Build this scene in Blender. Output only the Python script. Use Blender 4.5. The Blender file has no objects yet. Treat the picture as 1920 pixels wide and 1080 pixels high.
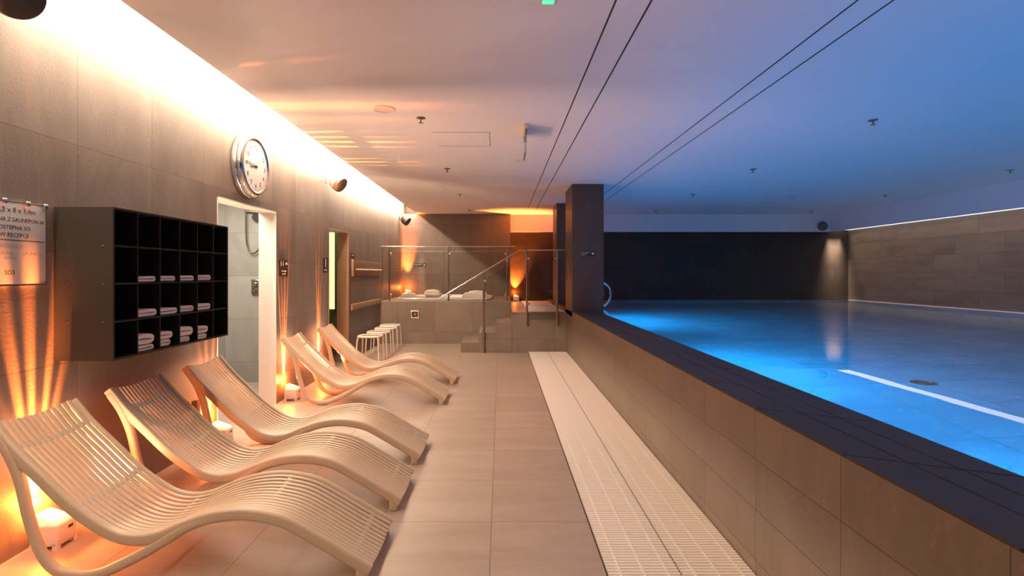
import bpy, bmesh, math, random
from mathutils import Vector, Matrix
random.seed(7)
C = bpy.context.scene.collection
sc = bpy.context.scene
PI = math.pi

# ------------------------------------------------------------------ camera, world, exposure
EYE = 1.42                                   # camera height
cam_d = bpy.data.cameras.new('camera'); cam = bpy.data.objects.new('camera', cam_d); C.objects.link(cam)
cam.location = (0, 0, EYE); cam.rotation_euler = (PI/2, 0, 0)
cam_d.sensor_width = 36; cam_d.lens = 975/1920*36
cam_d.shift_x = (960-938)/1920; cam_d.shift_y = -(540-513)/1920
cam_d.clip_start = 0.05
sc.camera = cam
w = bpy.data.worlds.new('world'); sc.world = w; w.use_nodes = True
w.node_tree.nodes['Background'].inputs[0].default_value = (0.02, 0.02, 0.025, 1)
w.node_tree.nodes['Background'].inputs[1].default_value = 0.5
sc.view_settings.view_transform = 'Standard'
sc.view_settings.look = 'None'
sc.view_settings.exposure = 0.0
sc.view_settings.gamma = 1
sc.view_settings.use_curve_mapping = False
sc.cycles.use_denoising = True
sc.cycles.max_bounces = 9
sc.cycles.diffuse_bounces = 5
sc.cycles.sample_clamp_indirect = 6

# room numbers
CEIL = 2.916; LX = -2.44; RX = 8.83; BY = 13.2; FY = -2.0; WATER = 0.752
PX0, PX1 = 1.20, 1.705                       # parapet outer face, pool edge
COVE_X = -2.08

# ------------------------------------------------------------------ lamps
def area(name, loc, rot, sx, sy, power, col, spread=180, size_shape='RECTANGLE'):
    d = bpy.data.lights.new(name, 'AREA'); d.shape = size_shape; d.size = sx; d.size_y = sy
    d.energy = power; d.color = col; d.spread = math.radians(spread)
    o = bpy.data.objects.new(name, d); o.location = loc; o.rotation_euler = rot; C.objects.link(o); return o
def spot(name, loc, direction, power, col, size=60, blend=.5, radius=.02):
    d = bpy.data.lights.new(name, 'SPOT'); d.energy = power; d.color = col
    d.spot_size = math.radians(size); d.spot_blend = blend; d.shadow_soft_size = radius
    o = bpy.data.objects.new(name, d); o.location = loc
    o.rotation_euler = Vector(direction).to_track_quat('-Z', 'Y').to_euler(); C.objects.link(o); return o
def point(name, loc, power, col, radius=.03):
    d = bpy.data.lights.new(name, 'POINT'); d.energy = power; d.color = col; d.shadow_soft_size = radius
    o = bpy.data.objects.new(name, d); o.location = loc; C.objects.link(o); return o

WARM = (1.0, .79, .60)
ORANGE = (1.0, .20, .03)
# cove: strip in the corner above the ceiling edge, and one behind the ceiling lip washing the wall
area('cove_strip_lamp', (-2.385, 5.6, 3.15), (0, math.radians(-35), 0), .03, 15, 330, WARM)
area('cove_wash_lamp', (-2.10, 5.6, 3.03), (0, math.radians(78), 0), .03, 15, 310, WARM)
# luminous slot over the right pool wall
area('pool_slot_lamp', ((8.36+RX)/2, 5.6, 2.462), (0, 0, 0), .44, 15, 125, (1.0, .78, .60), spread=60)
area('pool_corner_downlight', (8.47, 13.105, 2.462), (math.radians(5), 0, 0), .34, .08, 13, (1.0, .84, .70), spread=36)
# under-water lamps in the near pool wall
for y in (-1.4, 1.8, 5.0, 8.9):
    spot('pool_lamp', (PX1+.05, y, WATER-.45), (.95, 0, -.8), 690, (.010, .35, 1.0), 165, .9, .06)
# added warm fill lamp over the rear end of the walkway, behind the camera
area('rear_fill_lamp', (-.3, -.6, 2.88), (0, 0, 0), .5, .5, 6, (1, .72, .5))
# shower room and sauna room ceilings
area('shower_room_lamp', (-3.2, 5.4, 2.5), (0, 0, 0), .9, 1.6, 95, (1, .92, .80))
area('changing_room_lamp', (-3.1, 8.3, 2.5), (0, 0, 0), .5, .8, 5, (.85, .95, .45))

# ------------------------------------------------------------------ materials
M = {}
def nodes(name):
    m = bpy.data.materials.new(name); m.use_nodes = True; M[name] = m
    nt = m.node_tree; return m, nt, nt.nodes['Principled BSDF']
def mat(name, col, rough=.5, metal=0., noise=0., nscale=30., bump=0., spec=.5, coat=0., emit=None, estr=0.):
    m, nt, b = nodes(name)
    b.inputs['Base Color'].default_value = (*col, 1); b.inputs['Roughness'].default_value = rough
    b.inputs['Metallic'].default_value = metal; b.inputs['Specular IOR Level'].default_value = spec
    b.inputs['Coat Weight'].default_value = coat
    if emit: b.inputs['Emission Color'].default_value = (*emit, 1); b.inputs['Emission Strength'].default_value = estr
    tc = nt.nodes.new('ShaderNodeTexCoord'); n = nt.nodes.new('ShaderNodeTexNoise')
    n.inputs['Scale'].default_value = nscale; n.inputs['Detail'].default_value = 4
    nt.links.new(tc.outputs['Object'], n.inputs['Vector'])
    if noise:
        mx = nt.nodes.new('ShaderNodeMix'); mx.data_type = 'RGBA'
        mx.inputs[6].default_value = (*[c*(1-noise) for c in col], 1); mx.inputs[7].default_value = (*[min(1, c*(1+noise)) for c in col], 1)
        nt.links.new(n.outputs['Fac'], mx.inputs[0]); nt.links.new(mx.outputs[2], b.inputs['Base Color'])
    if bump:
        bp = nt.nodes.new('ShaderNodeBump'); bp.inputs['Strength'].default_value = bump; bp.inputs['Distance'].default_value = .004
        nt.links.new(n.outputs['Fac'], bp.inputs['Height']); nt.links.new(bp.outputs[0], b.inputs['Normal'])
    return m
def tile(name, axes, c1, c2, joint, tw, th, u0=0, v0=0, off=0., mortar=.0022, rough=(.35, .6), bump=.15, relief=.0, streak=(1.2, 5), spec=.4, vein=.0):
    """large stone-look tiles; axes = which world axes run along and across the courses"""
    m, nt, b = nodes(name); N = nt.nodes.new; L = nt.links.new
    g = N('ShaderNodeNewGeometry'); s = N('ShaderNodeSeparateXYZ'); L(g.outputs['Position'], s.inputs[0])
    cb = N('ShaderNodeCombineXYZ')
    for k, (a, o) in enumerate(zip(axes, (u0, v0))):
        ad = N('ShaderNodeMath'); ad.operation = 'ADD'; ad.inputs[1].default_value = 100*(tw if k == 0 else th)-o
        L(s.outputs[a], ad.inputs[0]); L(ad.outputs[0], cb.inputs[k])
    br = N('ShaderNodeTexBrick'); br.offset = off; br.squash = 1
    br.inputs['Color1'].default_value = (0, 0, 0, 1); br.inputs['Color2'].default_value = (1, 1, 1, 1); br.inputs['Mortar'].default_value = (.5, .5, .5, 1)
    br.inputs['Scale'].default_value = 1; br.inputs['Mortar Size'].default_value = mortar; br.inputs['Mortar Smooth'].default_value = .2
    br.inputs['Brick Width'].default_value = tw; br.inputs['Row Height'].default_value = th
    L(cb.outputs[0], br.inputs['Vector'])
    mp = N('ShaderNodeMapping'); mp.inputs['Scale'].default_value = (streak[0], streak[1], 1); L(cb.outputs[0], mp.inputs[0])
    # shift the cloudiness tile by tile
    vm = N('ShaderNodeVectorMath'); vm.operation = 'MULTIPLY_ADD'; vm.inputs[1].default_value = (7, 13, 5)
    L(br.outputs['Color'], vm.inputs[0]); L(mp.outputs[0], vm.inputs[2])
    n1 = N('ShaderNodeTexNoise'); n1.inputs['Scale'].default_value = 1; n1.inputs['Detail'].default_value = 7; n1.inputs['Roughness'].default_value = .62; n1.inputs['Distortion'].default_value = .6
    L(vm.outputs[0], n1.inputs['Vector'])
    n2 = N('ShaderNodeTexNoise'); n2.inputs['Scale'].default_value = 60; n2.inputs['Detail'].default_value = 5
    L(cb.outputs[0], n2.inputs['Vector'])
    # factor
    a1 = N('ShaderNodeMapRange'); a1.inputs[1].default_value = .3; a1.inputs[2].default_value = .7; L(n1.outputs['Fac'], a1.inputs[0])
    a2 = N('ShaderNodeMath'); a2.operation = 'MULTIPLY_ADD'; a2.inputs[1].default_value = .22; L(n2.outputs['Fac'], a2.inputs[0])
    a3 = N('ShaderNodeMath'); a3.operation = 'MULTIPLY'; a3.inputs[1].default_value = .55; L(a1.outputs[0], a3.inputs[0]); L(a3.outputs[0], a2.inputs[2])
    bw = N('ShaderNodeSeparateColor'); L(br.outputs['Color'], bw.inputs[0])
    a4 = N('ShaderNodeMath'); a4.operation = 'MULTIPLY_ADD'; a4.inputs[1].default_value = .26; L(bw.outputs[0], a4.inputs[0]); L(a2.outputs[0], a4.inputs[2])
    mx = N('ShaderNodeMix'); mx.data_type = 'RGBA'; mx.inputs[6].default_value = (*c1, 1); mx.inputs[7].default_value = (*c2, 1); L(a4.outputs[0], mx.inputs[0])
    last = mx.outputs[2]
    if vein:
        n3 = N('ShaderNodeTexNoise'); n3.inputs['Scale'].default_value = 1.7; n3.inputs['Detail'].default_value = 3; n3.inputs['Distortion'].default_value = 2; L(vm.outputs[0], n3.inputs['Vector'])
        r = N('ShaderNodeMath'); r.operation = 'SUBTRACT'; r.inputs[1].default_value = .5; L(n3.outputs['Fac'], r.inputs[0])
        ab = N('ShaderNodeMath'); ab.operation = 'ABSOLUTE'; L(r.outputs[0], ab.inputs[0])
        mr = N('ShaderNodeMapRange'); mr.inputs[1].default_value = 0; mr.inputs[2].default_value = .006; mr.inputs[3].default_value = vein; mr.inputs[4].default_value = 0; L(ab.outputs[0], mr.inputs[0])
        mv = N('ShaderNodeMix'); mv.data_type = 'RGBA'; mv.inputs[7].default_value = (*[min(1, c*2.2) for c in c2], 1); L(mr.outputs[0], mv.inputs[0]); L(last, mv.inputs[6]); last = mv.outputs[2]
    mj = N('ShaderNodeMix'); mj.data_type = 'RGBA'; mj.inputs[7].default_value = (*joint, 1); L(br.outputs['Fac'], mj.inputs[0]); L(last, mj.inputs[6])
    L(mj.outputs[2], b.inputs['Base Color'])
    rr = N('ShaderNodeMapRange'); rr.inputs[3].default_value = rough[0]; rr.inputs[4].default_value = rough[1]; L(n1.outputs['Fac'], rr.inputs[0]); L(rr.outputs[0], b.inputs['Roughness'])
    b.inputs['Specular IOR Level'].default_value = spec
    # bump: stone relief + recessed joints
    ht = N('ShaderNodeMath'); ht.operation = 'MULTIPLY_ADD'; ht.inputs[1].default_value = -1.5; L(br.outputs['Fac'], ht.inputs[0])
    hs = N('ShaderNodeMath'); hs.operation = 'MULTIPLY'; hs.inputs[1].default_value = .3+relief; L(n2.outputs['Fac'], hs.inputs[0]); L(hs.outputs[0], ht.inputs[2])
    bp = N('ShaderNodeBump'); bp.inputs['Strength'].default_value = bump; bp.inputs['Distance'].default_value = .006
    L(ht.outputs[0], bp.inputs['Height']); L(bp.outputs[0], b.inputs['Normal'])
    return m
WV = EYE+.74                                  # a joint height on the walls
tile('tile_floor', 'XY', (.27, .20, .15), (.43, .335, .26), (.13, .095, .07), .63, .60, -.05, 2.977, rough=(.32, .5), streak=(1, 4), vein=.07)
tile('tile_left', 'YZ', (.095, .073, .058), (.235, .188, .152), (.085, .066, .052), .64, .62, 3.0, WV, bump=.16, relief=.5, rough=(.4, .6), streak=(3.2, 1.0), vein=.10)
tile('tile_parapet', 'YZ', (.15, .112, .082), (.27, .205, .155), (.075, .055, .04), .61, .237, 2.443, EYE-.872, rough=(.35, .55), streak=(5, 1.2), vein=.15)
tile('tile_parapet_end', 'XZ', (.15, .112, .082), (.27, .205, .155), (.05, .038, .03), .61, .30, .50, .375, rough=(.35, .55), streak=(2, 1.2), vein=.2)
tile('tile_jacuzzi', 'XZ', (.20, .155, .12), (.34, .27, .21), (.10, .075, .06), .77, .62, -1.33+.77, .24, rough=(.35, .55), streak=(2, 1.5))
tile('tile_back', 'XZ', (.034, .022, .015), (.064, .044, .033), (.02, .015, .012), .62, .62, .1, WV, off=.5, rough=(.45, .65), streak=(2, 2), vein=.1, spec=.2)
tile('tile_tub_wall', 'XZ', (.12, .095, .078), (.20, .16, .13), (.06, .045, .04), 1.2, .62, -1.42, 1.39+.02, rough=(.4, .6), streak=(3, 1), vein=.15)
tile('tile_right', 'YZ', (.075, .052, .038), (.175, .128, .094), (.02, .017, .014), 1.0, .36, .1, WV, off=.5, rough=(.4, .6), streak=(1, 5), vein=.1)
tile('tile_column', 'XZ', (.070, .055, .046), (.115, .086, .070), (.04, .035, .03), .62, 1.2, 1.15, 1.45, rough=(.4, .55), streak=(3, 1), vein=.2, spec=.2)
tile('tile_shower', 'XZ', (.20, .185, .16), (.34, .32, .28), (.13, .12, .10), .60, .56, -3.0, .27, rough=(.3, .5), streak=(2, 1))
tile('tile_pool', 'XY', (.24, .25, .26), (.40, .42, .43), (.12, .13, .14), .60, .60, 0, .2, rough=(.4, .6), streak=(1, 3), vein=.35, mortar=.003)
tile('tile_coping', 'XY', (.062, .045, .036), (.105, .078, .062), (.02, .02, .02), 5, 5, 0, .2, rough=(.42, .6), streak=(3, 2), vein=.1, spec=.14)
mat('mortar_and_drain_shade', (.03, .018, .01), .8)
mat('paint_white', (.84, .81, .79), .75, noise=.02, nscale=2, bump=.05)
mat('paint_jamb', (.72, .68, .60), .55, noise=.04)
mat('seam', (.035, .028, .024), .7)
mat('resin', (.53, .395, .27), .42, noise=.05, nscale=60, spec=.45)
mat('resin_white', (.86, .745, .63), .45, noise=.04, nscale=60)
mat('steel', (.62, .58, .54), .22, metal=1)
mat('steel_dark', (.33, .29, .26), .3, metal=1)
mat('chrome', (.85, .83, .80), .08, metal=1)
mat('laminate_black', (.012, .010, .009), .45, noise=.1)
mat('laminate_grey', (.022, .0155, .011), .55, noise=.08, nscale=80, bump=.03)
mat('towel', (.80, .69, .61), .95, noise=.12, nscale=220, bump=.6)
mat('plastic_white', (.72, .66, .60), .4)
mat('plastic_dark', (.03, .024, .02), .35)
mat('plastic_brown', (.13, .095, .075), .45)
mat('speaker_grey', (.34, .29, .26), .45)
mat('clock_face', (.74, .68, .63), .4)
mat('ink', (.035, .028, .026), .6)
mat('ink_grey', (.22, .20, .19), .6)
mat('board_white', (.40, .38, .38), .25)
mat('sign_black', (.02, .017, .016), .35)
mat('sign_white', (.75, .70, .64), .5)
mat('wood', (.33, .20, .11), .5, noise=.2, nscale=12)
mat('wood_dark', (.17, .085, .045), .5, noise=.2, nscale=12)
mat('acrylic_tub', (.86, .78, .70), .15, spec=.6)
mat('hose', (.03, .028, .026), .35)
mat('door_green', (.22, .23, .10), .5)
mat('lamp_lens', (1, .8, .5), .5, emit=(1, .66, .32), estr=1.0)
mat('led', (1, .9, .8), .5, emit=(1, .80, .58), estr=9)
mat('slot_panel', (.9, .9, .9), .5, emit=(1, .87, .80), estr=1.5)
mat('lit_pane', (.9, .9, .7), .5, emit=(1, .90, .48), estr=1.0)
mat('exit_green', (.1, .8, .4), .4, emit=(.08, .85, .35), estr=1.3)
def glass(name, tint, ior=1.45, rough=0., bump=None):
    m = bpy.data.materials.new(name); m.use_nodes = True; nt = m.node_tree; nt.nodes.clear(); N = nt.nodes.new; L = nt.links.new
    o = N('ShaderNodeOutputMaterial'); mx = N('ShaderNodeMixShader'); t = N('ShaderNodeBsdfTransparent'); g = N('ShaderNodeBsdfGlossy'); f = N('ShaderNodeFresnel')
    t.inputs[0].default_value = (*tint, 1); g.inputs['Roughness'].default_value = rough; f.inputs[0].default_value = ior
    L(f.outputs[0], mx.inputs[0]); L(t.outputs[0], mx.inputs[1]); L(g.outputs[0], mx.inputs[2]); L(mx.outputs[0], o.inputs[0])
    if bump:
        tc = N('ShaderNodeNewGeometry'); n = N('ShaderNodeTexNoise'); n.inputs['Scale'].default_value = bump[0]; n.inputs['Detail'].default_value = 2
        L(tc.outputs['Position'], n.inputs['Vector']); b = N('ShaderNodeBump'); b.inputs['Strength'].default_value = bump[1]; b.inputs['Distance'].default_value = .01
        L(n.outputs['Fac'], b.inputs['Height']); L(b.outputs[0], g.inputs['Normal']); L(b.outputs[0], f.inputs['Normal'])
    M[name] = m
glass('glass', (.93, .95, .93))
glass('lens_glass', (1, .86, .62))
m, nt, bs = nodes('water')
bs.inputs['Base Color'].default_value = (.82, .93, 1, 1); bs.inputs['Roughness'].default_value = 0; bs.inputs['IOR'].default_value = 1.333; bs.inputs['Transmission Weight'].default_value = 1
g_ = nt.nodes.new('ShaderNodeNewGeometry'); n_ = nt.nodes.new('ShaderNodeTexNoise'); n_.inputs['Scale'].default_value = 1.6; n_.inputs['Detail'].default_value = 2
b_ = nt.nodes.new('ShaderNodeBump'); b_.inputs['Strength'].default_value = .04; b_.inputs['Distance'].default_value = .01
nt.links.new(g_.outputs['Position'], n_.inputs['Vector']); nt.links.new(n_.outputs['Fac'], b_.inputs['Height']); nt.links.new(b_.outputs[0], bs.inputs['Normal'])

# ------------------------------------------------------------------ mesh builder
class MB:
    def __init__(s): s.v = []; s.f = []; s.sm = []; s.mi = []; s.cur = 0
    def add(s, vs, fs, smooth=False, mtx=None):
        n = len(s.v)
        s.v += [tuple(mtx @ Vector(p)) if mtx else tuple(p) for p in vs]
        for f in fs: s.f.append([i+n for i in f]); s.sm.append(smooth); s.mi.append(s.cur)
        return s
    def box(s, x0, x1, y0, y1, z0, z1, mtx=None, r=0.):
        if x0 > x1: x0, x1 = x1, x0
        if y0 > y1: y0, y1 = y1, y0
        if z0 > z1: z0, z1 = z1, z0
        if r > 0:
            bm = bmesh.new(); bmesh.ops.create_cube(bm, size=1)
            for v in bm.verts: v.co = Vector(((x0+x1)/2+v.co.x*(x1-x0), (y0+y1)/2+v.co.y*(y1-y0), (z0+z1)/2+v.co.z*(z1-z0)))
            bmesh.ops.bevel(bm, geom=bm.edges[:], offset=min(r, .49*min(x1-x0, y1-y0, z1-z0)), segments=3, affect='EDGES', profile=.5)
            bm.verts.index_update()
            s.add([v.co.copy() for v in bm.verts], [[v.index for v in f.verts] for f in bm.faces], True, mtx); bm.free(); return s
        vs = [(x, y, z) for x in (x0, x1) for y in (y0, y1) for z in (z0, z1)]
        return s.add(vs, [(0, 1, 3, 2), (4, 6, 7, 5), (0, 4, 5, 1), (2, 3, 7, 6), (0, 2, 6, 4), (1, 5, 7, 3)], False, mtx)
    def sweep(s, path, sect, lateral=None, closed=False, smooth=True, caps=True, mtx=None, scl=None):
        """sweep the section (a sideways, b upwards) along the path"""
        P = [Vector(p) for p in path]; n = len(P); k = len(sect); vs = []
        prev = None
        for i in range(n):
            a = P[(i-1) % n] if (closed or i > 0) else P[i]; b = P[(i+1) % n] if (closed or i < n-1) else P[i]
            t = (b-a).normalized()
            if lateral: la = Vector(lateral)
            else:
                if prev is None:
                    up = Vector((0, 0, 1)) if abs(t.z) < .9 else Vector((1, 0, 0)); la = t.cross(up).normalized()
                else: la = (prev - t*prev.dot(t)).normalized()
                prev = la
            nn = la.cross(t).normalized()
            if lateral and nn.z < 0 and False: nn = -nn
            q_ = scl[i] if scl else 1
            for (u, v) in sect: vs.append(P[i]+la*u*q_+nn*v*q_)
        fs = []
        for i in range(n if closed else n-1):
            j = (i+1) % n
            for q in range(k): fs.append((i*k+q, i*k+(q+1) % k, j*k+(q+1) % k, j*k+q))
        if caps and not closed: fs.append(tuple(range(k-1, -1, -1))); fs.append(tuple((n-1)*k+q for q in range(k)))
        return s.add(vs, fs, smooth, mtx)
    def tube(s, path, r, seg=10, closed=False, mtx=None):
        return s.sweep(path, [(r*math.cos(2*PI*i/seg), r*math.sin(2*PI*i/seg)) for i in range(seg)], closed=closed, mtx=mtx)
    def lathe(s, prof, seg=32, mtx=None, smooth=True):
        """prof: (radius, height) turned about z"""
        vs = [(r*math.cos(2*PI*i/seg), r*math.sin(2*PI*i/seg), z) for (r, z) in prof for i in range(seg)]
        fs = [(j*seg+i, j*seg+(i+1) % seg, (j+1)*seg+(i+1) % seg, (j+1)*seg+i) for j in range(len(prof)-1) for i in range(seg)]
        if prof[0][0] > 1e-5: fs.append(tuple(range(seg-1, -1, -1)))
        if prof[-1][0] > 1e-5: fs.append(tuple((len(prof)-1)*seg+i for i in range(seg)))
        return s.add(vs, fs, smooth, mtx)
    def text(s, body, size, mtx, align='LEFT', extrude=.0004):
        cu = bpy.data.curves.new('t', 'FONT'); cu.body = body; cu.size = size; cu.align_x = align; cu.extrude = extrude; cu.resolution_u = 2
        o = bpy.data.objects.new('t', cu); C.objects.link(o); bpy.context.view_layer.update()
        me = bpy.data.meshes.new_from_object(o.evaluated_get(bpy.context.evaluated_depsgraph_get()))
        s.add([v.co.copy() for v in me.vertices], [list(p.vertices) for p in me.polygons], False, mtx)
        bpy.data.objects.remove(o); bpy.data.curves.remove(cu); bpy.data.meshes.remove(me); return s
    def build(s, name, mats, parent=None, bevel=0., fix=True):
        me = bpy.data.meshes.new(name); me.from_pydata(s.v, [], s.f)
        mats = mats if isinstance(mats, (list, tuple)) else [mats]
        for m in mats: me.materials.append(M[m])
        me.polygons.foreach_set('use_smooth', s.sm); me.polygons.foreach_set('material_index', s.mi)
        me.update()
        bm = bmesh.new(); bm.from_mesh(me); fix and bmesh.ops.recalc_face_normals(bm, faces=bm.faces)
        bm.to_mesh(me); bm.free()
        if any(s.sm): me.set_sharp_from_angle(angle=math.radians(42))
        o = bpy.data.objects.new(name, me); C.objects.link(o)
        if parent is not None: o.parent = parent
        if bevel:
            b = o.modifiers.new('b', 'BEVEL'); b.width = bevel; b.segments = 2; b.limit_method = 'ANGLE'
        return o
def tag(o, label=None, cat=None, group=None, kind=None):
    if label: o['label'] = label
    if cat: o['category'] = cat
    if group: o['group'] = group
    if kind: o['kind'] = kind
    return o
def empty(name, loc, label, cat, group=None, rz=0.):
    o = bpy.data.objects.new(name, None); o.location = loc; o.rotation_euler = (0, 0, rz); o.empty_display_size = .1; C.objects.link(o)
    return tag(o, label, cat, group)
def copy_tree(o, parent=None):
    c = o.copy(); C.objects.link(c)
    if parent is not None: c.parent = parent
    for ch in list(o.children): copy_tree(ch, c)
    return c
def struct(o): o['kind'] = 'structure'; return o
def T(x, y, z): return Matrix.Translation((x, y, z))
FACE_X = Matrix(((0, 0, 1, 0), (1, 0, 0, 0), (0, 1, 0, 0), (0, 0, 0, 1)))     # drawn flat, then turned to face +X
FACE_CAM = Matrix(((1, 0, 0, 0), (0, 0, -1, 0), (0, 1, 0, 0), (0, 0, 0, 1)))  # turned to face -Y
def spline(pts, per=8):
    P = [Vector(p) for p in pts]; P = [2*P[0]-P[1]]+P+[2*P[-1]-P[-2]]; out = []
    for i in range(1, len(P)-2):
        a, b, c, d = P[i-1:i+3]
        for k in range(per):
            t = k/per; out.append(.5*((2*b)+(c-a)*t+(2*a-5*b+4*c-d)*t*t+(3*b-a-3*c+d)*t**3))
    out.append(P[-2]); return out
def rrect(w, h, r, seg=4):
    out = []
    for cx, cy, a0 in ((w/2-r, h/2-r, 0), (-w/2+r, h/2-r, 90), (-w/2+r, -h/2+r, 180), (w/2-r, -h/2+r, 270)):
        for k in range(seg+1):
            a = math.radians(a0+90*k/seg); out.append((cx+r*math.cos(a), cy+r*math.sin(a)))
    return out

# ------------------------------------------------------------------ setting
DOOR1 = (4.48, 5.66, 2.09); DOOR2 = (7.40, 8.37, 2.08)
struct(MB().box(LX-2.6, PX0+.02, FY, BY+.2, -.1, 0).build('floor', 'tile_floor'))
b = MB(); x0, x1 = LX-.18, LX
b.box(x0, x1, FY, DOOR1[0], 0, 3.2); b.box(x0, x1, DOOR1[0], DOOR1[1], DOOR1[2], 3.2); b.box(x0, x1, DOOR1[1], DOOR2[0], 0, 3.2)
b.box(x0, x1, DOOR2[0], DOOR2[1], DOOR2[2], 3.2); b.box(x0, x1, DOOR2[1], BY+.1, 0, 3.2)
struct(b.build('wall_left', 'tile_left'))
struct(MB().box(LX-.2, RX+.3, BY, BY+.15, -.6, 3.2).build('wall_back', 'tile_back'))
struct(MB().box(RX, RX+.15, FY, BY, -.6, 3.2).build('wall_right', 'tile_right'))
struct(MB().box(LX-2.6, RX+.3, FY-.15, FY, -.6, 3.2).build('wall_front', 'tile_tub_wall'))
b = MB(); b.box(COVE_X, RX+.2, FY, BY, CEIL, 3.2); b.box(LX-.18, RX+.2, FY, BY, 3.2, 3.3)
struct(b.build('ceiling', 'paint_white'))
struct(MB().box(8.35, 8.365, FY, BY, 2.476, CEIL).box(8.365, RX, FY, BY, 2.6, CEIL).build('wall_right_bulkhead', 'paint_white'))
struct(MB().box(.25, 8.35, BY-.04, BY, 2.476, CEIL).build('wall_back_bulkhead', 'paint_white'))
# slots in the ceiling
for i, x in enumerate((.633, .828, 1.955, 2.15)):
    y1 = 12.1 if i < 2 else 12.6
    struct(MB().box(x-.0055, x+.0055, FY, y1, CEIL-.0015, CEIL+.01).build('trim_%d' % (i+1), 'seam'))
# ceiling hatch outline (a thin raised rim)
b = MB(); hx0, hx1, hy0, hy1 = -.72, -.115, 5.50, 6.1
b.box(hx0, hx1, hy0-.004, hy0+.004, CEIL-.0015, CEIL+.01); b.box(hx1-.003, hx1+.003, hy0, hy1, CEIL-.0015, CEIL+.01); b.box(hx0, hx1, hy1-.003, hy1+.003, CEIL-.0015, CEIL+.01)
struct(b.build('ceiling_hatch_frame', 'seam'))
# columns
COLS = ((8.68, 9.55), (11.05, 11.85))
for i, (ya, yb) in enumerate(COLS):
    struct(MB().box(PX0, 1.727, ya, yb, .70, CEIL).build('column' if i == 0 else 'column.001', 'tile_column'))
# parapet between walkway and pool
def prism_y(xs, zlo, ztop, y0, y1):
    b = MB(); n = len(xs); vs = [(x, y, zlo) for y in (y0, y1) for x in xs]+[(x, y, ztop(x)) for y in (y0, y1) for x in xs]
    return b.add(vs, [(0, 1, 3, 2), (4, 6, 7, 5), (0, 4, 5, 1), (2, 3, 7, 6), (0, 2, 6, 4), (1, 5, 7, 3)])
z_at = lambda x: .788-(x-PX0)*.056
struct(prism_y((PX0, PX1-.004), 0, lambda x: z_at(x)-.010, FY, BY).build('wall_parapet', 'tile_parapet'))
b = MB()
z_at = lambda x: .788-(x-PX0)*.056
rows = [(PX0-.001, 1.384), (1.392, 1.526), (1.534, PX1)]
k = -2.0
J0 = 1.8154; pitch = .622; skew = -.26
joints = [J0+pitch*i for i in range(-6, 20)]
for (xa, xb) in rows:
    for i in range(len(joints)-1):
        g = .004
        def Y(j, x): return j+(x-PX0)*skew
        ya0, ya1 = Y(joints[i], xa)+g, Y(joints[i+1], xa)-g
        yb0, yb1 = Y(joints[i], xb)+g, Y(joints[i+1], xb)-g
        if min(ya0, yb0) < FY or max(ya1, yb1) > BY: continue
        za, zb = z_at(xa), z_at(xb)
        vs = [(xa, ya0, za), (xb, yb0, zb), (xb, yb1, zb), (xa, ya1, za)]
        vs += [(p[0], p[1], p[2]-.008) for p in vs]
        b.add(vs, [(0, 1, 2, 3), (7, 6, 5, 4), (0, 4, 5, 1), (1, 5, 6, 2), (2, 6, 7, 3), (3, 7, 4, 0)])
struct(b.build('trim_5', 'tile_coping', bevel=.0015)); 
struct(prism_y((PX0+.001, PX1-.001), .735, lambda x: z_at(x)-.0055, FY+.01, BY-.01).build('trim_6', 'mortar_and_drain_shade'))
# pool
POOL_Z = WATER-1.40
struct(MB().box(PX1-.1, RX, FY, BY, POOL_Z-.1, POOL_Z).build('pool_floor', 'tile_pool'))
b = MB(); b.box(PX1-.02, PX1, FY, BY, POOL_Z, .735); b.box(PX1, RX, BY-.02, BY-.001, POOL_Z, WATER-.02); b.box(RX-.02, RX-.001, FY, BY-.02, POOL_Z, WATER-.02); b.box(PX1, RX-.02, FY+.001, FY+.02, POOL_Z, WATER-.02)
struct(b.build('wall_pool', 'tile_pool'))
w_ = MB().add([(PX1, FY, WATER), (RX, FY, WATER), (RX, BY, WATER), (PX1, BY, WATER)], [(0, 1, 2, 3)]).build('pool_water', 'water', fix=False); struct(w_)
# overflow edge line of the pool at the far walls
struct(MB().box(RX-.012, RX, FY, BY-.04, WATER-.004, WATER+.006).build('trim_7', 'clock_face'))

# shower room behind the first doorway
b = MB(); b.box(-4.6, x0, 6.80, 6.92, 0, 2.7); struct(b.build('wall_shower_back', 'tile_shower'))
tile('tile_shower_side', 'YZ', (.20, .185, .16), (.34, .32, .28), (.13, .12, .10), .60, .56, 0, .27, rough=(.3, .5), streak=(2, 1))
b = MB(); b.box(-4.7, -4.6, 3.4, 6.92, 0, 2.7); b.box(x0-.012, x0-.001, 3.4, DOOR1[0]-.01, 0, 2.6); struct(b.build('wall_shower_side', 'tile_shower_side'))
struct(MB().box(-4.6, x0, 3.3, 3.4, 0, 2.7).build('wall_shower_front', 'tile_shower'))
struct(MB().box(-4.6, x0, 3.4, 6.8, 2.6, 2.7).build('ceiling_shower', 'paint_white'))
# painted lining of the doorways
for i, (ya, yb, zt) in enumerate((DOOR1, DOOR2)):
    m_ = 'paint_jamb' if i == 0 else 'wood'
    b = MB(); b.box(x0-.004, x1+.003, yb-.012, yb+.0, 0, zt); b.box(x0-.004, x1+.003, ya, ya+.012, 0, zt); b.box(x0-.004, x1+.003, ya, yb, zt-.012, zt)
    struct(b.build('door_%d' % (i+1), m_))
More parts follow.
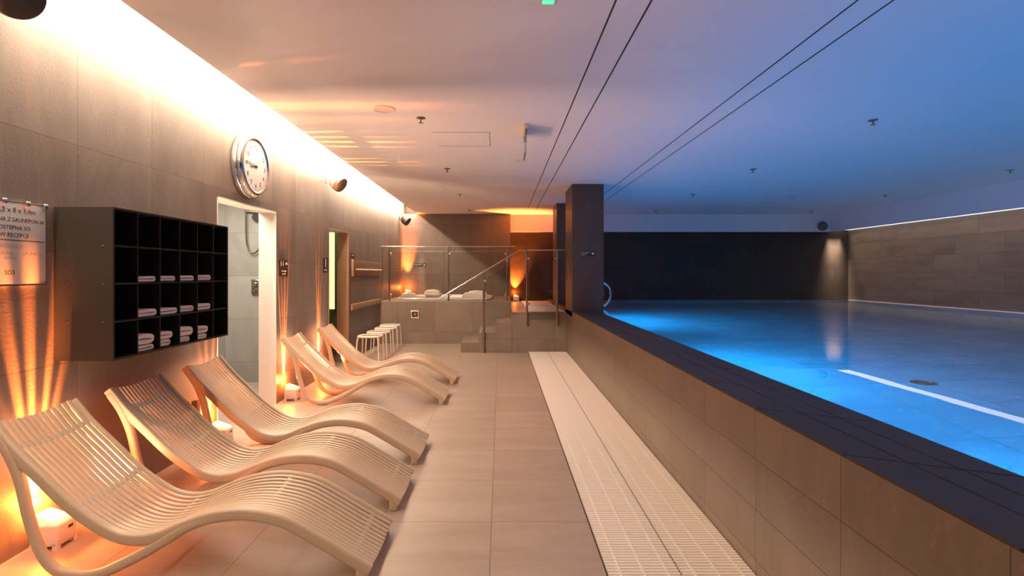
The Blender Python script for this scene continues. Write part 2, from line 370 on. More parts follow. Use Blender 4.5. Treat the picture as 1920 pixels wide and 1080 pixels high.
# room behind the second doorway
b = MB(); b.box(-4.4, x0, 9.1, 9.2, 0, 2.7); b.box(-4.5, -4.4, 7.0, 9.2, 0, 2.7); b.box(-4.4, x0, 6.93, 7.0, 0, 2.7); struct(b.build('wall_sauna_room', 'door_green'))
struct(MB().box(-4.4, x0, 7.0, 9.1, 2.6, 2.7).build('ceiling_sauna_room', 'paint_white'))
wn = struct(MB().box(-3.28, -2.885, 9.07, 9.10, EYE-.62, 2.14).build('window_1', 'lit_pane'))
o = MB().box(-3.32, -2.63, 9.06, 9.075, EYE-.66, EYE-.62).box(-3.32, -3.28, 9.06, 9.075, EYE-.66, 2.18).box(-2.885, -2.63, 9.06, 9.075, EYE-.66, 2.18).build('window_frame', 'door_green', wn)

# steps, raised walkway and tub surround
SF = 9.38
b = MB()
b.box(-.712, -.39, SF, 10.54, 0, .174); b.box(-.39, -.087, SF, 10.54, 0, .36); b.box(-.087, .22, SF, 10.54, 0, .525)
st = struct(b.build('floor_steps', 'tile_jacuzzi', bevel=.004))
b = MB(); b.box(.22, PX0, SF, BY, 0, .718); struct(b.build('floor_platform', ['tile_jacuzzi'], bevel=.004))
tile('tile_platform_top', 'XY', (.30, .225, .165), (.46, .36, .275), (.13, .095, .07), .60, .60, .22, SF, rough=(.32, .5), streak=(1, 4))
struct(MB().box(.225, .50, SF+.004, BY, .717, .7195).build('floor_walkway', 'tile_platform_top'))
TX0, TX1, TY0, TY1, TZ = LX, .22, 10.54, 13.04, .858
tx0, tx1, ty0, ty1 = -2.2, -.16, 10.72, 12.72      # tub rim outline
b = MB(); i_ = .12
b.box(TX0, TX1, TY0, ty0+i_, 0, TZ); b.box(TX0, TX1, ty1-i_, TY1, 0, TZ); b.box(TX0, tx0+i_, ty0+i_, ty1-i_, 0, TZ); b.box(tx1-i_, TX1, ty0+i_, ty1-i_, 0, TZ)
struct(b.build('wall_tub_surround', 'tile_jacuzzi'))
struct(MB().box(TX0, TX1+.0, TY0+.002, TY0+.01, TZ-.002, TZ+.004).build('trim_8', 'plastic_white'))
struct(MB().box(LX, .25, 13.02, BY, TZ, CEIL).box(LX, .25, 13.041, BY, 0, TZ).build('wall_tub_back', 'tile_tub_wall'))

# LED profiles that show the cove light and the pool slot
o = MB().box(-2.425, -2.40, -1.9, 13.0, 3.16, 3.19).build('cove_light_strip', 'led'); tag(o, 'warm glowing light strip in the cove along the top of the left wall', 'light')
o = MB().box(8.366, RX-.001, FY+.01, BY-.03, 2.52, 2.53).build('pool_light_panel', 'slot_panel'); tag(o, 'long white luminous panel under the bulkhead over the right pool wall', 'light')

# ------------------------------------------------------------------ floor grates
def grate(name, xa, xb, ya, yb, z, label, pitch=.0247):
    b = MB(); y = ya; wv = .0155
    while y < yb-pitch*.5:
        b.sweep([(xa+.003, y+wv/2, z), (xb-.003, y+wv/2, z)], [(-wv/2, -.006), (-wv/2, .004), (-wv/2+.003, .007), (wv/2-.003, .007), (wv/2, .004), (wv/2, -.006)], smooth=False)
        y += pitch
    xm = (xa+xb)/2
    for xx in (xa+.06, xm, xb-.06):
        b.box(xx-.006, xx+.006, ya, yb, z-.006, z+.0045)
    o = b.build(name, 'resin_white'); return tag(o, label, 'grate', 'white pool overflow grates')
grate('floor_grate', .505, .848, 1.2, SF-.004, .007, 'long white slatted floor grate beside the tiled walkway')
grate('floor_grate', .852, 1.195, 1.2, SF-.004, .007, 'long white slatted floor grate at the foot of the pool parapet')
struct(MB().box(.50, 1.197, 1.15, SF-.002, .0002, .0012).build('floor_channel_shade', 'mortar_and_drain_shade'))  # flat plate, its dark colour standing in for shade in a deep drain
grate('floor_grate', .52, 1.17, SF+.05, 13.1, .727, 'white slatted grate on the raised walkway behind the steps')

# ------------------------------------------------------------------ sun loungers
SEAT = [(-2.35, .715), (-2.255, .60), (-2.117, .465), (-1.98, .335), (-1.82, .225), (-1.70, .188), (-1.58, .20), (-1.473, .243), (-1.34, .288), (-1.2, .305), (-1.08, .292), (-.98, .262), (-.86, .196), (-.74, .125), (-.60, .045)]
LEG = [(-2.335, .695), (-2.27, .60), (-2.215, .47), (-2.175, .30), (-2.12, .14), (-2.05, .055), (-1.95, .026), (-1.85, .036), (-1.75, .078), (-1.64, .135), (-1.53, .20), (-1.44, .254), (-1.34, .290), (-1.22, .309)]
WID = .485
def make_lounger():
    root = empty('sun_lounger', (0, 0, 0), 'x', 'sun lounger', 'sand coloured wave shaped sun loungers')
    sp = spline([(x, 0, z) for x, z in SEAT], 6)
    n = 13; sag = lambda v: .030*(1-(2*v-1)**2)
    sect = rrect(.0245, .013, .0055, 2)
    b = MB(); p_ = (WID-.05)/n
    for i in range(n):
        yy = .025+p_*(i+.5); dz = .024-sag(yy/WID)
        b.sweep([(p.x, yy, p.z+dz) for p in sp], sect, lateral=(0, 1, 0))
    b.build('seat', 'resin', root)
    # cross bars
    for xb in (-2.255, -1.97, -1.63, -1.13, -.685):
        q = min(sp, key=lambda p: abs(p.x-xb)); j = sp.index(q)
        t = (sp[min(j+1, len(sp)-1)]-sp[max(j-1, 0)]).normalized()
        b = MB(); path = [(q.x, WID*v/12, q.z+.020-sag(v/12)) for v in range(13)]
        b.sweep(path, rrect(.028, .012, .005, 2), lateral=(t.x, 0, t.z)); b.build('crossbar', 'resin', root)
    for yy in (.013, WID-.013):
        b = MB(); b.sweep([(p.x, yy, p.z+.006) for p in sp], rrect(.028, .056, .0135, 4), lateral=(0, 1, 0)); b.build('side_rail', 'resin', root)
        lp = spline([(x, 0, z) for x, z in LEG], 5); m_ = len(lp)
        b = MB(); b.sweep([(p.x, yy, p.z) for p in lp], rrect(.036, .050, .017, 4), lateral=(0, 1, 0), scl=[max(.7, min(1, (m_-1-i)/14*.35+.65)) for i in range(m_)]); b.build('leg', 'resin', root)
        b = MB(); b.box(-.665, -.615, yy-.013, yy+.013, 0, .075, r=.008); b.build('foot', 'resin', root)
    return root
proto = make_lounger()
spots = [(0, 2.385, 0, 'sand coloured slatted sun lounger nearest the camera, under the whiteboard and black shelf'),
         (0, 3.105, 0, 'sand coloured slatted sun lounger under the black towel shelf, backrest in shade'),
         (0, 3.865, 0, 'sand coloured slatted sun lounger with its head at the near side of the shower doorway'),
         (0, 5.63, .01, 'sand coloured slatted sun lounger just beyond the shower doorway'),
         (0.02, 6.66, .005, 'sand coloured slatted sun lounger farthest away, beside the beige stools')]
for i, (x, y, a, l) in enumerate(spots):
    o = proto if i == 0 else copy_tree(proto)
    o.location = (x, y, 0); o.rotation_euler.z = a; o['label'] = l

# ------------------------------------------------------------------ floor uplights with ribbed lenses
def gobo(light, k=36, phase=0.):
    light.use_nodes = True; nt = light.node_tree; N = nt.nodes.new; L = nt.links.new
    em = nt.nodes['Emission']; g = N('ShaderNodeNewGeometry'); s = N('ShaderNodeSeparateXYZ'); L(g.outputs['Incoming'], s.inputs[0])
    az = N('ShaderNodeMath'); az.operation = 'ABSOLUTE'; L(s.outputs['Z'], az.inputs[0])
    at = N('ShaderNodeMath'); at.operation = 'ARCTAN2'; L(s.outputs['Y'], at.inputs[0]); L(az.outputs[0], at.inputs[1])
    def wave(kk, ph):
        a = N('ShaderNodeMath'); a.operation = 'MULTIPLY_ADD'; a.inputs[1].default_value = kk; a.inputs[2].default_value = ph; L(at.outputs[0], a.inputs[0])
        c = N('ShaderNodeMath'); c.operation = 'SINE'; L(a.outputs[0], c.inputs[0]); return c
    w1 = wave(k, phase); w2 = wave(k*.37, 1+phase)
    ad = N('ShaderNodeMath'); ad.operation = 'MULTIPLY_ADD'; ad.inputs[1].default_value = .45; L(w2.outputs[0], ad.inputs[0]); L(w1.outputs[0], ad.inputs[2])
    mr = N('ShaderNodeMapRange'); mr.inputs[1].default_value = -.5; mr.inputs[2].default_value = .9; mr.inputs[3].default_value = .06; mr.inputs[4].default_value = 1.6; L(ad.outputs[0], mr.inputs[0])
    # confine the fan sideways
    ab = N('ShaderNodeMath'); ab.operation = 'ABSOLUTE'; L(at.outputs[0], ab.inputs[0])
    m2 = N('ShaderNodeMapRange'); m2.interpolation_type = 'SMOOTHSTEP'; m2.inputs[1].default_value = .10; m2.inputs[2].default_value = FAN; m2.inputs[3].default_value = 1; m2.inputs[4].default_value = 0.0; L(ab.outputs[0], m2.inputs[0])
    mu = N('ShaderNodeMath'); mu.operation = 'MULTIPLY'; L(mr.outputs[0], mu.inputs[0]); L(m2.outputs[0], mu.inputs[1])
    L(mu.outputs[0], em.inputs['Strength'])
FAN = .36
def uplight(y, label, x=-2.34, z=0., power=110, spill=5.0, fan=.36, k=36, flood=0., aim=(-.13, 0, 1), ribs=True, size=34):
    global FAN; FAN = fan
    root = empty('floor_uplight', (x, y, z), label, 'light', 'white floor uplights')
    b = MB(); b.box(-.072, .072, -.062, .062, .016, .125, r=.010); b.box(-.072, -.045, -.062, -.04, 0, .03); b.box(.045, .072, -.062, -.04, 0, .03); b.box(-.072, -.045, .04, .062, 0, .03); b.box(.045, .072, .04, .062, 0, .03)
    b.build('housing', 'plastic_white', root)
    b = MB(); b.add([(-.062, -.054, .124), (.062, -.054, .124), (.062, .054, .124), (-.062, .054, .124), (-.060, -.052, .175), (.058, -.052, .136), (.058, .052, .136), (-.060, .052, .175)], [(3, 2, 1, 0), (4, 5, 6, 7), (0, 1, 5, 4), (1, 2, 6, 5), (2, 3, 7, 6), (3, 0, 4, 7)])
    b.build('lens', 'lamp_lens', root, bevel=.003)
    MB().box(.0722, .0732, .005, .035, .085, .100).build('badge', 'sign_black', root)
    s = spot('uplight_beam', (x-.03, y, z+.20), aim, power, (1, .23, .038), size, .9, .006)
    if ribs: gobo(s.data, k, y)
    point('uplight_spill', (x-.045, y, z+.225), spill*.9, ORANGE, .02)
    if flood: spot('uplight_flood', (x+.0, y, z+.20), (.55, 0, 1), flood, (1, .70, .50), 125, .8, .03)
    return root
uplight(2.725, 'white floor uplight behind the lounger nearest the camera, below the whiteboard', power=2000, spill=32, k=44, fan=.36, flood=60, aim=(-.38, 0, 1), size=56)
uplight(4.36, 'white floor uplight by the wall before the shower doorway', power=300, spill=18, flood=115, size=100)
uplight(5.86, 'white floor uplight by the wall just beyond the shower doorway', power=1300, spill=20, fan=.19, k=80, flood=115, size=76)
uplight(6.98, 'white floor uplight behind the farthest lounger', power=1300, spill=20, fan=.15, k=80, flood=115, size=76)
uplight(12.84, 'white uplight in the corner behind the whirlpool tub', x=-2.27, z=TZ, power=1500, spill=14, ribs=False, aim=(-.03, .15, 1), size=34)
uplight(13.115, 'white uplight on the raised walkway against the back wall', x=.40, z=.7195, power=1500, spill=9, ribs=False, aim=(.02, -.02, 1), size=70)

# narrow brown post near the third lounger
o = MB().box(-2.335, -2.29, 3.93, 3.97, 0, .455, r=.004).build('wooden_post', 'wood_dark'); tag(o, 'narrow brown upright post by the wall beside the third lounger', 'post')

# ------------------------------------------------------------------ towel shelf on the wall
sy0, sy1, sz0, sz1, sx = 2.84, 4.04, EYE-.478, EYE+.364, -2.115
root = empty('towel_shelf', (LX, sy0, sz0), 'black wall mounted towel shelf of twenty four pigeonholes', 'shelf')
def loc_build(b, name, m): 
    r = root; o = b.build(name, m, r); o.matrix_parent_inverse = Matrix.Translation(-Vector(r.location)); return o
TH = .012
loc_build(MB().box(LX+.002, sx, sy0, sy0+TH, sz0, sz1), 'side_panel', 'laminate_grey')
loc_build(MB().box(LX+.002, sx, sy1-TH, sy1, sz0, sz1), 'side_panel', 'laminate_black')
loc_build(MB().box(LX+.002, LX+.01, sy0+TH, sy1-TH, sz0, sz1), 'back_panel', 'laminate_black')
loc_build(MB().box(LX+.002, sx, sy0+TH, sy1-TH, sz1-TH, sz1), 'top_panel', 'laminate_black')
loc_build(MB().box(LX+.002, sx, sy0+TH, sy1-TH, sz0, sz0+TH), 'bottom_panel', 'laminate_black')
cw = (sy1-sy0)/6; rh = (sz1-sz0)/4
for i in range(1, 6): loc_build(MB().box(LX+.01, sx-.004, sy0+cw*i-.004, sy0+cw*i+.004, sz0+TH, sz1-TH), 'divider', 'laminate_black')
for i in range(1, 4): loc_build(MB().box(LX+.01, sx-.002, sy0+TH, sy1-TH, sz0+rh*i-.005, sz0+rh*i+.005), 'shelf_board', 'laminate_black')
for zz in (sz1-.21, sz1-.42, sz1-.63):
    for xx in (LX+.075, sx-.055): loc_build(MB().lathe([(.004, 0), (.004, .0015), (.0, .002)], 10, Matrix.Translation((xx, sy0, zz)) @ FACE_CAM), 'screw', 'chrome')
def towel(y, z, w, t, layers, label, curl=.0):
    """folded towel seen from its end: a sheet folded over at the far side"""
    b = MB(); th = t/(layers); path = []
    y0_ = 0; 
    for l in range(layers):
        zc = th*(l+.5); xs = [y0_+.002, w*.5, w-th*.6]
        row = [(0, xs[0] if l % 2 == 0 or l == layers-1 else xs[0]+.004, zc), (0, xs[1], zc+random.uniform(-.002, .002)), (0, xs[2]-random.uniform(0, .006), zc+curl*(l+.5)/layers)]
        if l % 2: row = row[::-1]
        path += row
        if l < layers-1:
            e = row[-1]; s_ = 1 if l % 2 == 0 else -1
            path.append((0, e[1]+s_*th*.42, zc+th*.5))
    P = spline(path, 4)
    b.sweep(P, rrect(.19, th*.88, th*.3, 3), lateral=(1, 0, 0))
    o = b.build('folded_towel', 'towel'); o.location = (sx-.105+random.uniform(-.012, .005), y, z+.001)
    tag(o, label, 'towel', 'folded white towels on the black shelf')
cols_ = ['second', 'third', 'fourth', 'fifth']
for ci in range(4):
    y = sy0+cw*(ci+1)+.008
    zt = [sz0+rh*2+.005, sz0+rh+.005, sz0+TH]
    towel(y, zt[0], [.16, .165, .17, .172][ci], [.034, .034, .036, .04][ci], 2, 'folded white towel in the %s pigeonhole of the second row' % cols_[ci], .004)
    towel(y, zt[1], [.172, .174, .168, .168][ci], [.047, .04, .042, .046][ci], 2, 'folded white towel in the %s pigeonhole of the third row' % cols_[ci], .002)
    hb = [.036, .046, .04, .036][ci]; ht = [.065, .05, .065, .055][ci]
    towel(y, zt[2], [.155, .12, .125, .115][ci], hb, 2, 'lower folded white towel in the %s pigeonhole of the bottom row' % cols_[ci])
    towel(y, zt[2]+hb+.004, [.155, .13, .15, .14][ci], ht, 2, 'upper folded white towel in the %s pigeonhole of the bottom row' % cols_[ci], -.006)

# ------------------------------------------------------------------ whiteboard
by0, by1, bz0, bz1 = 1.95, 2.775, 1.365, 1.775
root = empty('whiteboard', (LX, by1, bz0), 'white notice board with handwritten black lines, left of the black shelf', 'board')
loc_build(MB().box(LX+.001, LX+.014, by0, by1, bz0, bz1, r=.003), 'panel', 'board_white')
fr = MB(); fx = LX+.016
fr.box(LX+.001, fx, by0, by1, bz0-.006, bz0); fr.box(LX+.001, fx, by0, by1, bz1, bz1+.004); fr.box(LX+.001, fx, by1, by1+.004, bz0-.006, bz1+.004); fr.box(LX+.001, fx, by0-.004, by0, bz0-.006, bz1+.004)
loc_build(fr, 'edge_strip', 'steel')
b = MB()
def wl(t, yend, z, size): b.text(t, size, Matrix.Translation((LX+.0145, yend, z)) @ FACE_X, 'RIGHT')
wl('wymiary 12,5 x 8 x 1,4m', 2.715, bz1-.05, .036)
wl('OSOBY CELINA Z SAUNEPON IA', 2.765, bz1-.095, .028)
wl('GRUPA & DOSTEPNA SO', 2.685, bz1-.135, .029)
wl('PSU W RECEPCJI', 2.675, bz1-.172, .029)
b.box(LX+.0145, LX+.0152, 1.99, 2.765, bz1-.190, bz1-.186)
wl('SO3', 2.60, bz0+.05, .032)
loc_build(b, 'writing', 'ink')
b = MB(); wl('24/05/2022', 2.64, bz1-.228, .030); wl('SAUNA', 2.59, bz1-.262, .024); wl('SAUNA 2', 2.745, bz1-.262, .026); wl('SUCHA', 2.61, bz1-.285, .022)
loc_build(b, 'faint_writing', 'ink_grey')
for yy in (2.535, 2.66, 2.765):
    b = MB(); b.box(LX+.001, LX+.03, yy-.012, yy+.012, bz1-.012, bz1+.014, r=.005); loc_build(b, 'clip', 'chrome')

# ------------------------------------------------------------------ clock
root = empty('wall_clock', (LX, 5.0, EYE+1.03), 'large round chrome wall clock above the shower doorway', 'clock')
ax = Matrix(((0, 0, 1, 0), (1, 0, 0, 0), (0, 1, 0, 0), (0, 0, 0, 1)))
MB().lathe([(.285, 0), (.307, .012), (.309, .03), (.304, .048), (.292, .052), (.288, .058), (.292, .064), (.290, .080), (.277, .098), (.262, .103), (.250, .100), (.240, .088), (.0, .088)], 64, ax).build('case', 'chrome', root)
b = MB(); b.lathe([(.241, .089), (.0, .0895)], 64, ax); b.cur = 1
for h in range(1, 13):
    a = PI/2-h*PI/6; r = .185
    b.text(str(h), .062, T(.0905, 0, 0) @ ax @ T(r*math.cos(a), r*math.sin(a)-.022, 0), 'CENTER')
for m_ in range(60):
    a = m_*PI/30; b.box(-.001-(.001 if m_ % 5 == 0 else 0), .001+(.001 if m_ % 5 == 0 else 0), .222, .234, 0, .0008, T(.0905, 0, 0) @ ax @ Matrix.Rotation(a, 4, 'Z'))
b.build('dial', ['clock_face', 'ink'], root)
b = MB()
for ang, ln, wd in ((-263, .12, .007), (-276, .185, .005)):
    b.box(-wd/2, wd/2, -.03, ln, .003, .006, T(.0905, 0, 0) @ ax @ Matrix.Rotation(math.radians(ang), 4, 'Z'))
b.lathe([(.012, .0), (.012, .008), (0, .009)], 16, T(.0905, 0, 0) @ ax)
b.build('hands', 'ink', root)

# ------------------------------------------------------------------ wall speakers
def speaker(y, z, label, body_m='speaker_grey', xw=LX, sc_=1., face=None):
    root = empty('wall_speaker', (xw, y, z), label, 'speaker', 'small speakers high on the walls')
    if face: root.rotation_euler = (0, 0, face)
    MB().box(.001, .014, -.028, .028, -.02, .085, r=.006).build('bracket', body_m, root)
    MB().tube([(.012, 0, .03), (.04, 0, .02), (.07, 0, .0)], .010).build('arm', body_m, root)
    d = Vector((.80, -.22, -.55)).normalized(); rot = d.to_track_quat('Z', 'Y').to_matrix().to_4x4(); c = T(.155, 0, -.01)
    # shell: rounded cup, then the flat dark grille end
    b = MB(); b.lathe([(0, -.115), (.045, -.108), (.08, -.085), (.104, -.045), (.113, 0), (.112, .03)], 28, c @ rot); sh = b.build('shell', body_m, root)
    b = MB(); b.lathe([(.1125, .03), (.113, .06), (.106, .082), (.085, .090), (0, .093)], 28, c @ rot); b.build('grille', 'plastic_brown' if body_m == 'speaker_grey' else 'plastic_dark', sh)
    root.scale = (sc_, sc_, sc_); return root
speaker(2.42, 2.755, 'dark wall speaker cut off by the top left corner of the picture', 'plastic_dark')
speaker(7.30, EYE+1.29, 'grey wall speaker between the clock and the second doorway')
speaker(12.55, EYE+1.30, 'dark wall speaker in the corner near the whirlpool tub', 'plastic_dark')
speaker(BY-.04, EYE+1.21, 'grey speaker on the white band over the far right pool corner', 'speaker_grey', 8.05, 1., -PI/2)

# ------------------------------------------------------------------ signs
def plate(name, label, corners, facing, lines=(), icon=None, group=None):
    """corners: centre (x,y,z), width, height"""
    (x, y, z), w_, h_ = corners; mt = T(x, y, z) @ (FACE_X if facing == 'x' else FACE_CAM if facing == 'c' else Matrix(((0, 0, -1, 0), (-1, 0, 0, 0), (0, 1, 0, 0), (0, 0, 0, 1))))
    b = MB(); b.box(-w_/2, w_/2, -h_/2, h_/2, .0005, .006, mt); b.cur = 1
    for (t, size, dx, dy, al) in lines: b.text(t, size, mt @ T(dx, dy, .0065), al)
    if icon:
        for (k_, ix, iy, s_) in icon:
            if k_ == 'man': b.lathe([(s_*.13, 0), (s_*.13, .001)], 12, mt @ T(ix, iy+s_*.38, .0065)); b.box(-s_*.16, s_*.16, -s_*.1, s_*.22, 0, .001, mt @ T(ix, iy, .0065)); b.box(-s_*.13, -s_*.02, -s_*.5, -s_*.08, 0, .001, mt @ T(ix, iy, .0065)); b.box(s_*.02, s_*.13, -s_*.5, -s_*.08, 0, .001, mt @ T(ix, iy, .0065))
            if k_ == 'woman': b.lathe([(s_*.13, 0), (s_*.13, .001)], 12, mt @ T(ix, iy+s_*.38, .0065)); b.add([(-s_*.1, s_*.22, 0), (s_*.1, s_*.22, 0), (s_*.28, -s_*.25, 0), (-s_*.28, -s_*.25, 0)], [(0, 1, 2, 3)], False, mt @ T(ix, iy, .0070)); b.box(-s_*.1, s_*.1, -s_*.5, -s_*.25, 0, .001, mt @ T(ix, iy, .0065))
            if k_ == 'arrow': b.add([(-s_/2, -s_*.1, 0), (s_*.05, -s_*.1, 0), (s_*.05, -s_*.35, 0), (s_/2, 0, 0), (s_*.05, s_*.35, 0), (s_*.05, s_*.1, 0), (-s_/2, s_*.1, 0)], [(0, 1, 2, 3, 4, 5, 6)], False, mt @ T(ix, iy, .007))
            if k_ == 'dot': b.lathe([(s_, 0), (s_, .001)], 14, mt @ T(ix, iy, .0065))
    o = b.build(name, ['sign_black', 'sign_white']); return tag(o, label, 'sign', group)
X_ = LX
plate('wall_sign', 'black sign with white figures beside the shower doorway', ((X_, 5.85, EYE+.112), .22, .075), 'x', [('WC', .04, .045, -.014, 'LEFT')], [('man', -.075, 0, .055), ('woman', -.02, 0, .055)])
plate('wall_sign', 'black sign with small text under the figures sign', ((X_, 5.85, EYE+.012), .22, .085), 'x', [('PRYSZNICE', .026, 0, .008, 'CENTER'), ('SHOWERS', .02, 0, -.022, 'CENTER')])
plate('wall_sign', 'upright black sign with a white pictogram before the second doorway', ((X_, 7.25, EYE+.12), .17, .20), 'x', [('SAUNA', .03, 0, -.08, 'CENTER')], [('man', 0, .025, .11)])
plate('wall_sign', 'small square black sign above the end of the peg board', ((X_, 8.57, EYE+.30), .20, .075), 'x', [('SAUNA', .03, 0, -.01, 'CENTER')])
plate('wall_sign', 'black sign with a white round mark behind the whirlpool tub', ((-2.02, 13.02, EYE+.215), .32, .085), 'c', [('WHIRLPOOL', .034, -.15, .002, 'LEFT'), ('max 6 persons', .02, -.15, -.028, 'LEFT')], [('dot', .12, 0, .018)])
plate('column_sign', 'black sign with white text and hand mark facing the camera on the near column', ((1.455, COLS[0][0], EYE+.33), .25, .085), 'c', [('ZAKAZ SKAKANIA', .020, -.115, .014, 'LEFT'), ('NO JUMPING', .020, -.115, -.008, 'LEFT'), ('NO DIVING', .016, -.115, -.029, 'LEFT')], [('dot', .088, .002, .018), ('arrow', .10, .012, .03)])
for zz, hh, nm in ((.62, .18, 'top'), (.37, .19, 'middle'), (.02, .22, 'lowest')):
    plate('column_sign', 'black upright sign on the walkway side of the near column, %s of three' % nm, ((PX0, 9.0, EYE+zz), .14, hh), 'l', [('BASEN', .03, 0, hh*.22, 'CENTER'), ('POOL', .028, 0, -hh*.15, 'CENTER')], [('dot', 0, -hh*.33, .015)])

# ------------------------------------------------------------------ peg board and bumper rail
root = empty('peg_board', (LX, 8.55, EYE-.03), 'long brown wooden board with a row of white pegs', 'peg board')
loc_build(MB().box(LX+.001, LX+.02, 8.55, 10.50, EYE-.035, EYE+.215, r=.003), 'board', 'wood_dark')
loc_build(MB().box(LX+.001, LX+.034, 8.52, 8.555, EYE-.045, EYE+.235, r=.003), 'end_strip', 'wood')
for i in range(16):
    yy = 8.72+i*.115; loc_build(MB().tube([(LX+.018, yy, EYE+.07), (LX+.05, yy, EYE+.068), (LX+.062, yy, EYE+.085)], .007, 8), 'peg', 'plastic_white')
o = MB().box(LX+.001, LX+.03, 8.48, 10.52, EYE-.60, EYE-.50, r=.004).build('bumper_rail', 'wood'); tag(o, 'low brown wooden rail along the wall above the stools', 'rail')

# ------------------------------------------------------------------ stools
def make_stool():
    root = empty('stool', (0, 0, 0), 'x', 'stool', 'beige stools in a row by the wall')
    S = .39; H = .43; rr = rrect(S-.03, S-.03, .13, 6)
    MB().tube([(x, y, H-.012) for x, y in rr], .0145, 10, closed=True).build('seat_frame', 'resin_white', root)
    # solid panel over the front part, open slot behind
    r2 = rrect(S-.03, S-.03, .13, 6); pts = [(x, min(y, -.05)) for x, y in r2]
    n = len(pts); b = MB(); b.add([(x, y, H-.004) for x, y in pts]+[(x, y, H-.020) for x, y in pts], [tuple(range(n)), tuple(range(2*n-1, n-1, -1))]+[(i, (i+1) % n, n+(i+1) % n, n+i) for i in range(n)])
    b.build('seat', 'resin_white', root)
    for sx_ in (-1, 1):
        for sy_ in (-1, 1):
            MB().tube([(sx_*.150, sy_*.150, H-.015), (sx_*.165, sy_*.165, H-.06), (sx_*.182, sy_*.182, .0)], .0115, 8).build('leg', 'resin_white', root)
    return root
ps = make_stool()
for i, (x, y, l) in enumerate([(-2.09, 8.36, 'beige stool nearest the loungers, first in the row of stools'), (-2.09, 8.93, 'beige stool second in the row from the loungers'), (-2.1, 9.53, 'beige stool third in the row from the loungers'), (-2.13, 10.06, 'beige stool last in the row, against the tub surround')]):
    o = ps if i == 0 else copy_tree(ps)
    o.location = (x, y, 0); o['label'] = l

# ------------------------------------------------------------------ whirlpool tub
def se(cx, cy, a, b_, n, z, seg=56):
    out = []
    for i in range(seg):
        t = 2*PI*i/seg; c, s = math.cos(t), math.sin(t)
        out.append((cx+a*math.copysign(abs(c)**(2/n), c), cy+b_*math.copysign(abs(s)**(2/n), s), z))
    return out
cx, cy = (tx0+tx1)/2, (ty0+ty1)/2; A, B = (tx1-tx0)/2, (ty1-ty0)/2
root = empty('whirlpool_tub', (0, 0, 0), 'white whirlpool tub with raised headrests set in the tiled surround', 'tub')
b = MB(); L_ = [se(cx, cy, A, B, 5, TZ+.001), se(cx, cy, A, B, 5, TZ+.035), se(cx, cy, A-.02, B-.02, 5, TZ+.055), se(cx, cy, A-.14, B-.14, 4, TZ+.06), se(cx, cy, A-.2, B-.2, 3.5, TZ+.03), se(cx, cy, A-.24, B-.24, 3.2, TZ-.25), se(cx, cy, A-.45, B-.45, 3, TZ-.30), se(cx, cy, A-.52, B-.52, 3, TZ-.7), se(cx, cy, .02, .02, 2, TZ-.72)]
vs = [p for l in L_ for p in l]; n = 56
b.add(vs, [(j*n+i, j*n+(i+1) % n, (j+1)*n+(i+1) % n, (j+1)*n+i) for j in range(len(L_)-1) for i in range(n)], True)
b.build('shell', 'acrylic_tub', root)
for (hx, hy, wd, hh, rz) in ((-1.93, 11.0, .36, .12, .2), (-1.60, 12.35, .40, .14, -.1), (-.55, 11.3, .55, .12, -.2), (-.55, 12.35, .5, .12, .1)):
    b = MB(); mt = T(hx, hy, TZ+.045) @ Matrix.Rotation(rz, 4, 'Z')
    pr = [(-wd/2, 0), (-wd/2*.9, hh*.5), (-wd/2*.7, hh*.9), (0, hh), (wd/2*.7, hh*.85), (wd/2*.92, hh*.4), (wd/2, 0)]
    b.sweep([(0, -.12, 0), (0, .12, 0)], [(p[0], p[1]) for p in pr], lateral=(1, 0, 0), mtx=mt)
    o = b.build('headrest', 'acrylic_tub', root, bevel=.02)
struct(MB().add(se(cx, cy, A-.215, B-.215, 3.3, TZ-.06), [tuple(range(56))]).build('tub_water', 'water', fix=False))
# square vent in the front of the surround
vx, vz = -1.73, EYE-(589.5-513)*TY0/975
root = empty('square_vent', (vx, TY0, vz), 'small square steel vent in the front of the tub surround', 'vent')
b = MB()
for (a0, a1, c0, c1) in ((-.08, .08, .055, .08), (-.08, .08, -.08, -.055), (-.08, -.055, -.055, .055), (.055, .08, -.055, .055)): b.box(a0, a1, -.008, -.0005, c0, c1)
b.build('frame', 'steel', root, bevel=.002)
MB().box(-.055, .055, -.003, -.0005, -.055, .055).build('recess', 'sign_black', root)
MB().box(-.028, .028, -.007, -.002, -.028, .028, r=.004).build('cover', 'steel_dark', root)

# ------------------------------------------------------------------ railings
def post(root, x, y, z0_, z1_, r=.018):
    p = MB().tube([(x, y, z0_), (x, y, z1_)], r, 12).build('post', 'steel_dark', root)
    MB().tube([(x, y, z1_-.002), (x, y, z1_+.055)], .008, 8).build('rail_support', 'steel', p); return p
def clamp(root, x, y, z): MB().box(x-.022, x+.022, y-.02, y+.02, z-.022, z+.022, r=.006).build('glass_clamp', 'steel', root)
RY = TY0+.05; rz_ = EYE+.55
root = empty('glass_railing', (0, 0, 0), 'glass railing with steel posts along the front of the whirlpool tub', 'railing')
MB().tube([(-2.425, RY, rz_), (.30, RY, rz_)], .011, 12).build('top_rail', 'steel', root)
MB().tube([(-2.40, RY, rz_), (-2.40, RY, TZ+.02)], .010, 10).build('end_post', 'steel', root)
px_ = [(730-938)*RY/975, (841-938)*RY/975, (951-938)*RY/975]
for x in px_:
    p_ = post(root, x, RY, TZ, rz_-.06); MB().lathe([(.04, 0), (.04, .008), (.02, .012)], 16, T(x, RY, TZ)).build('post_base', 'steel', p_)
    for zz in (TZ+.13, rz_-.15): clamp(p_, x+(.03 if x < px_[2]-.1 else -.03), RY, zz)
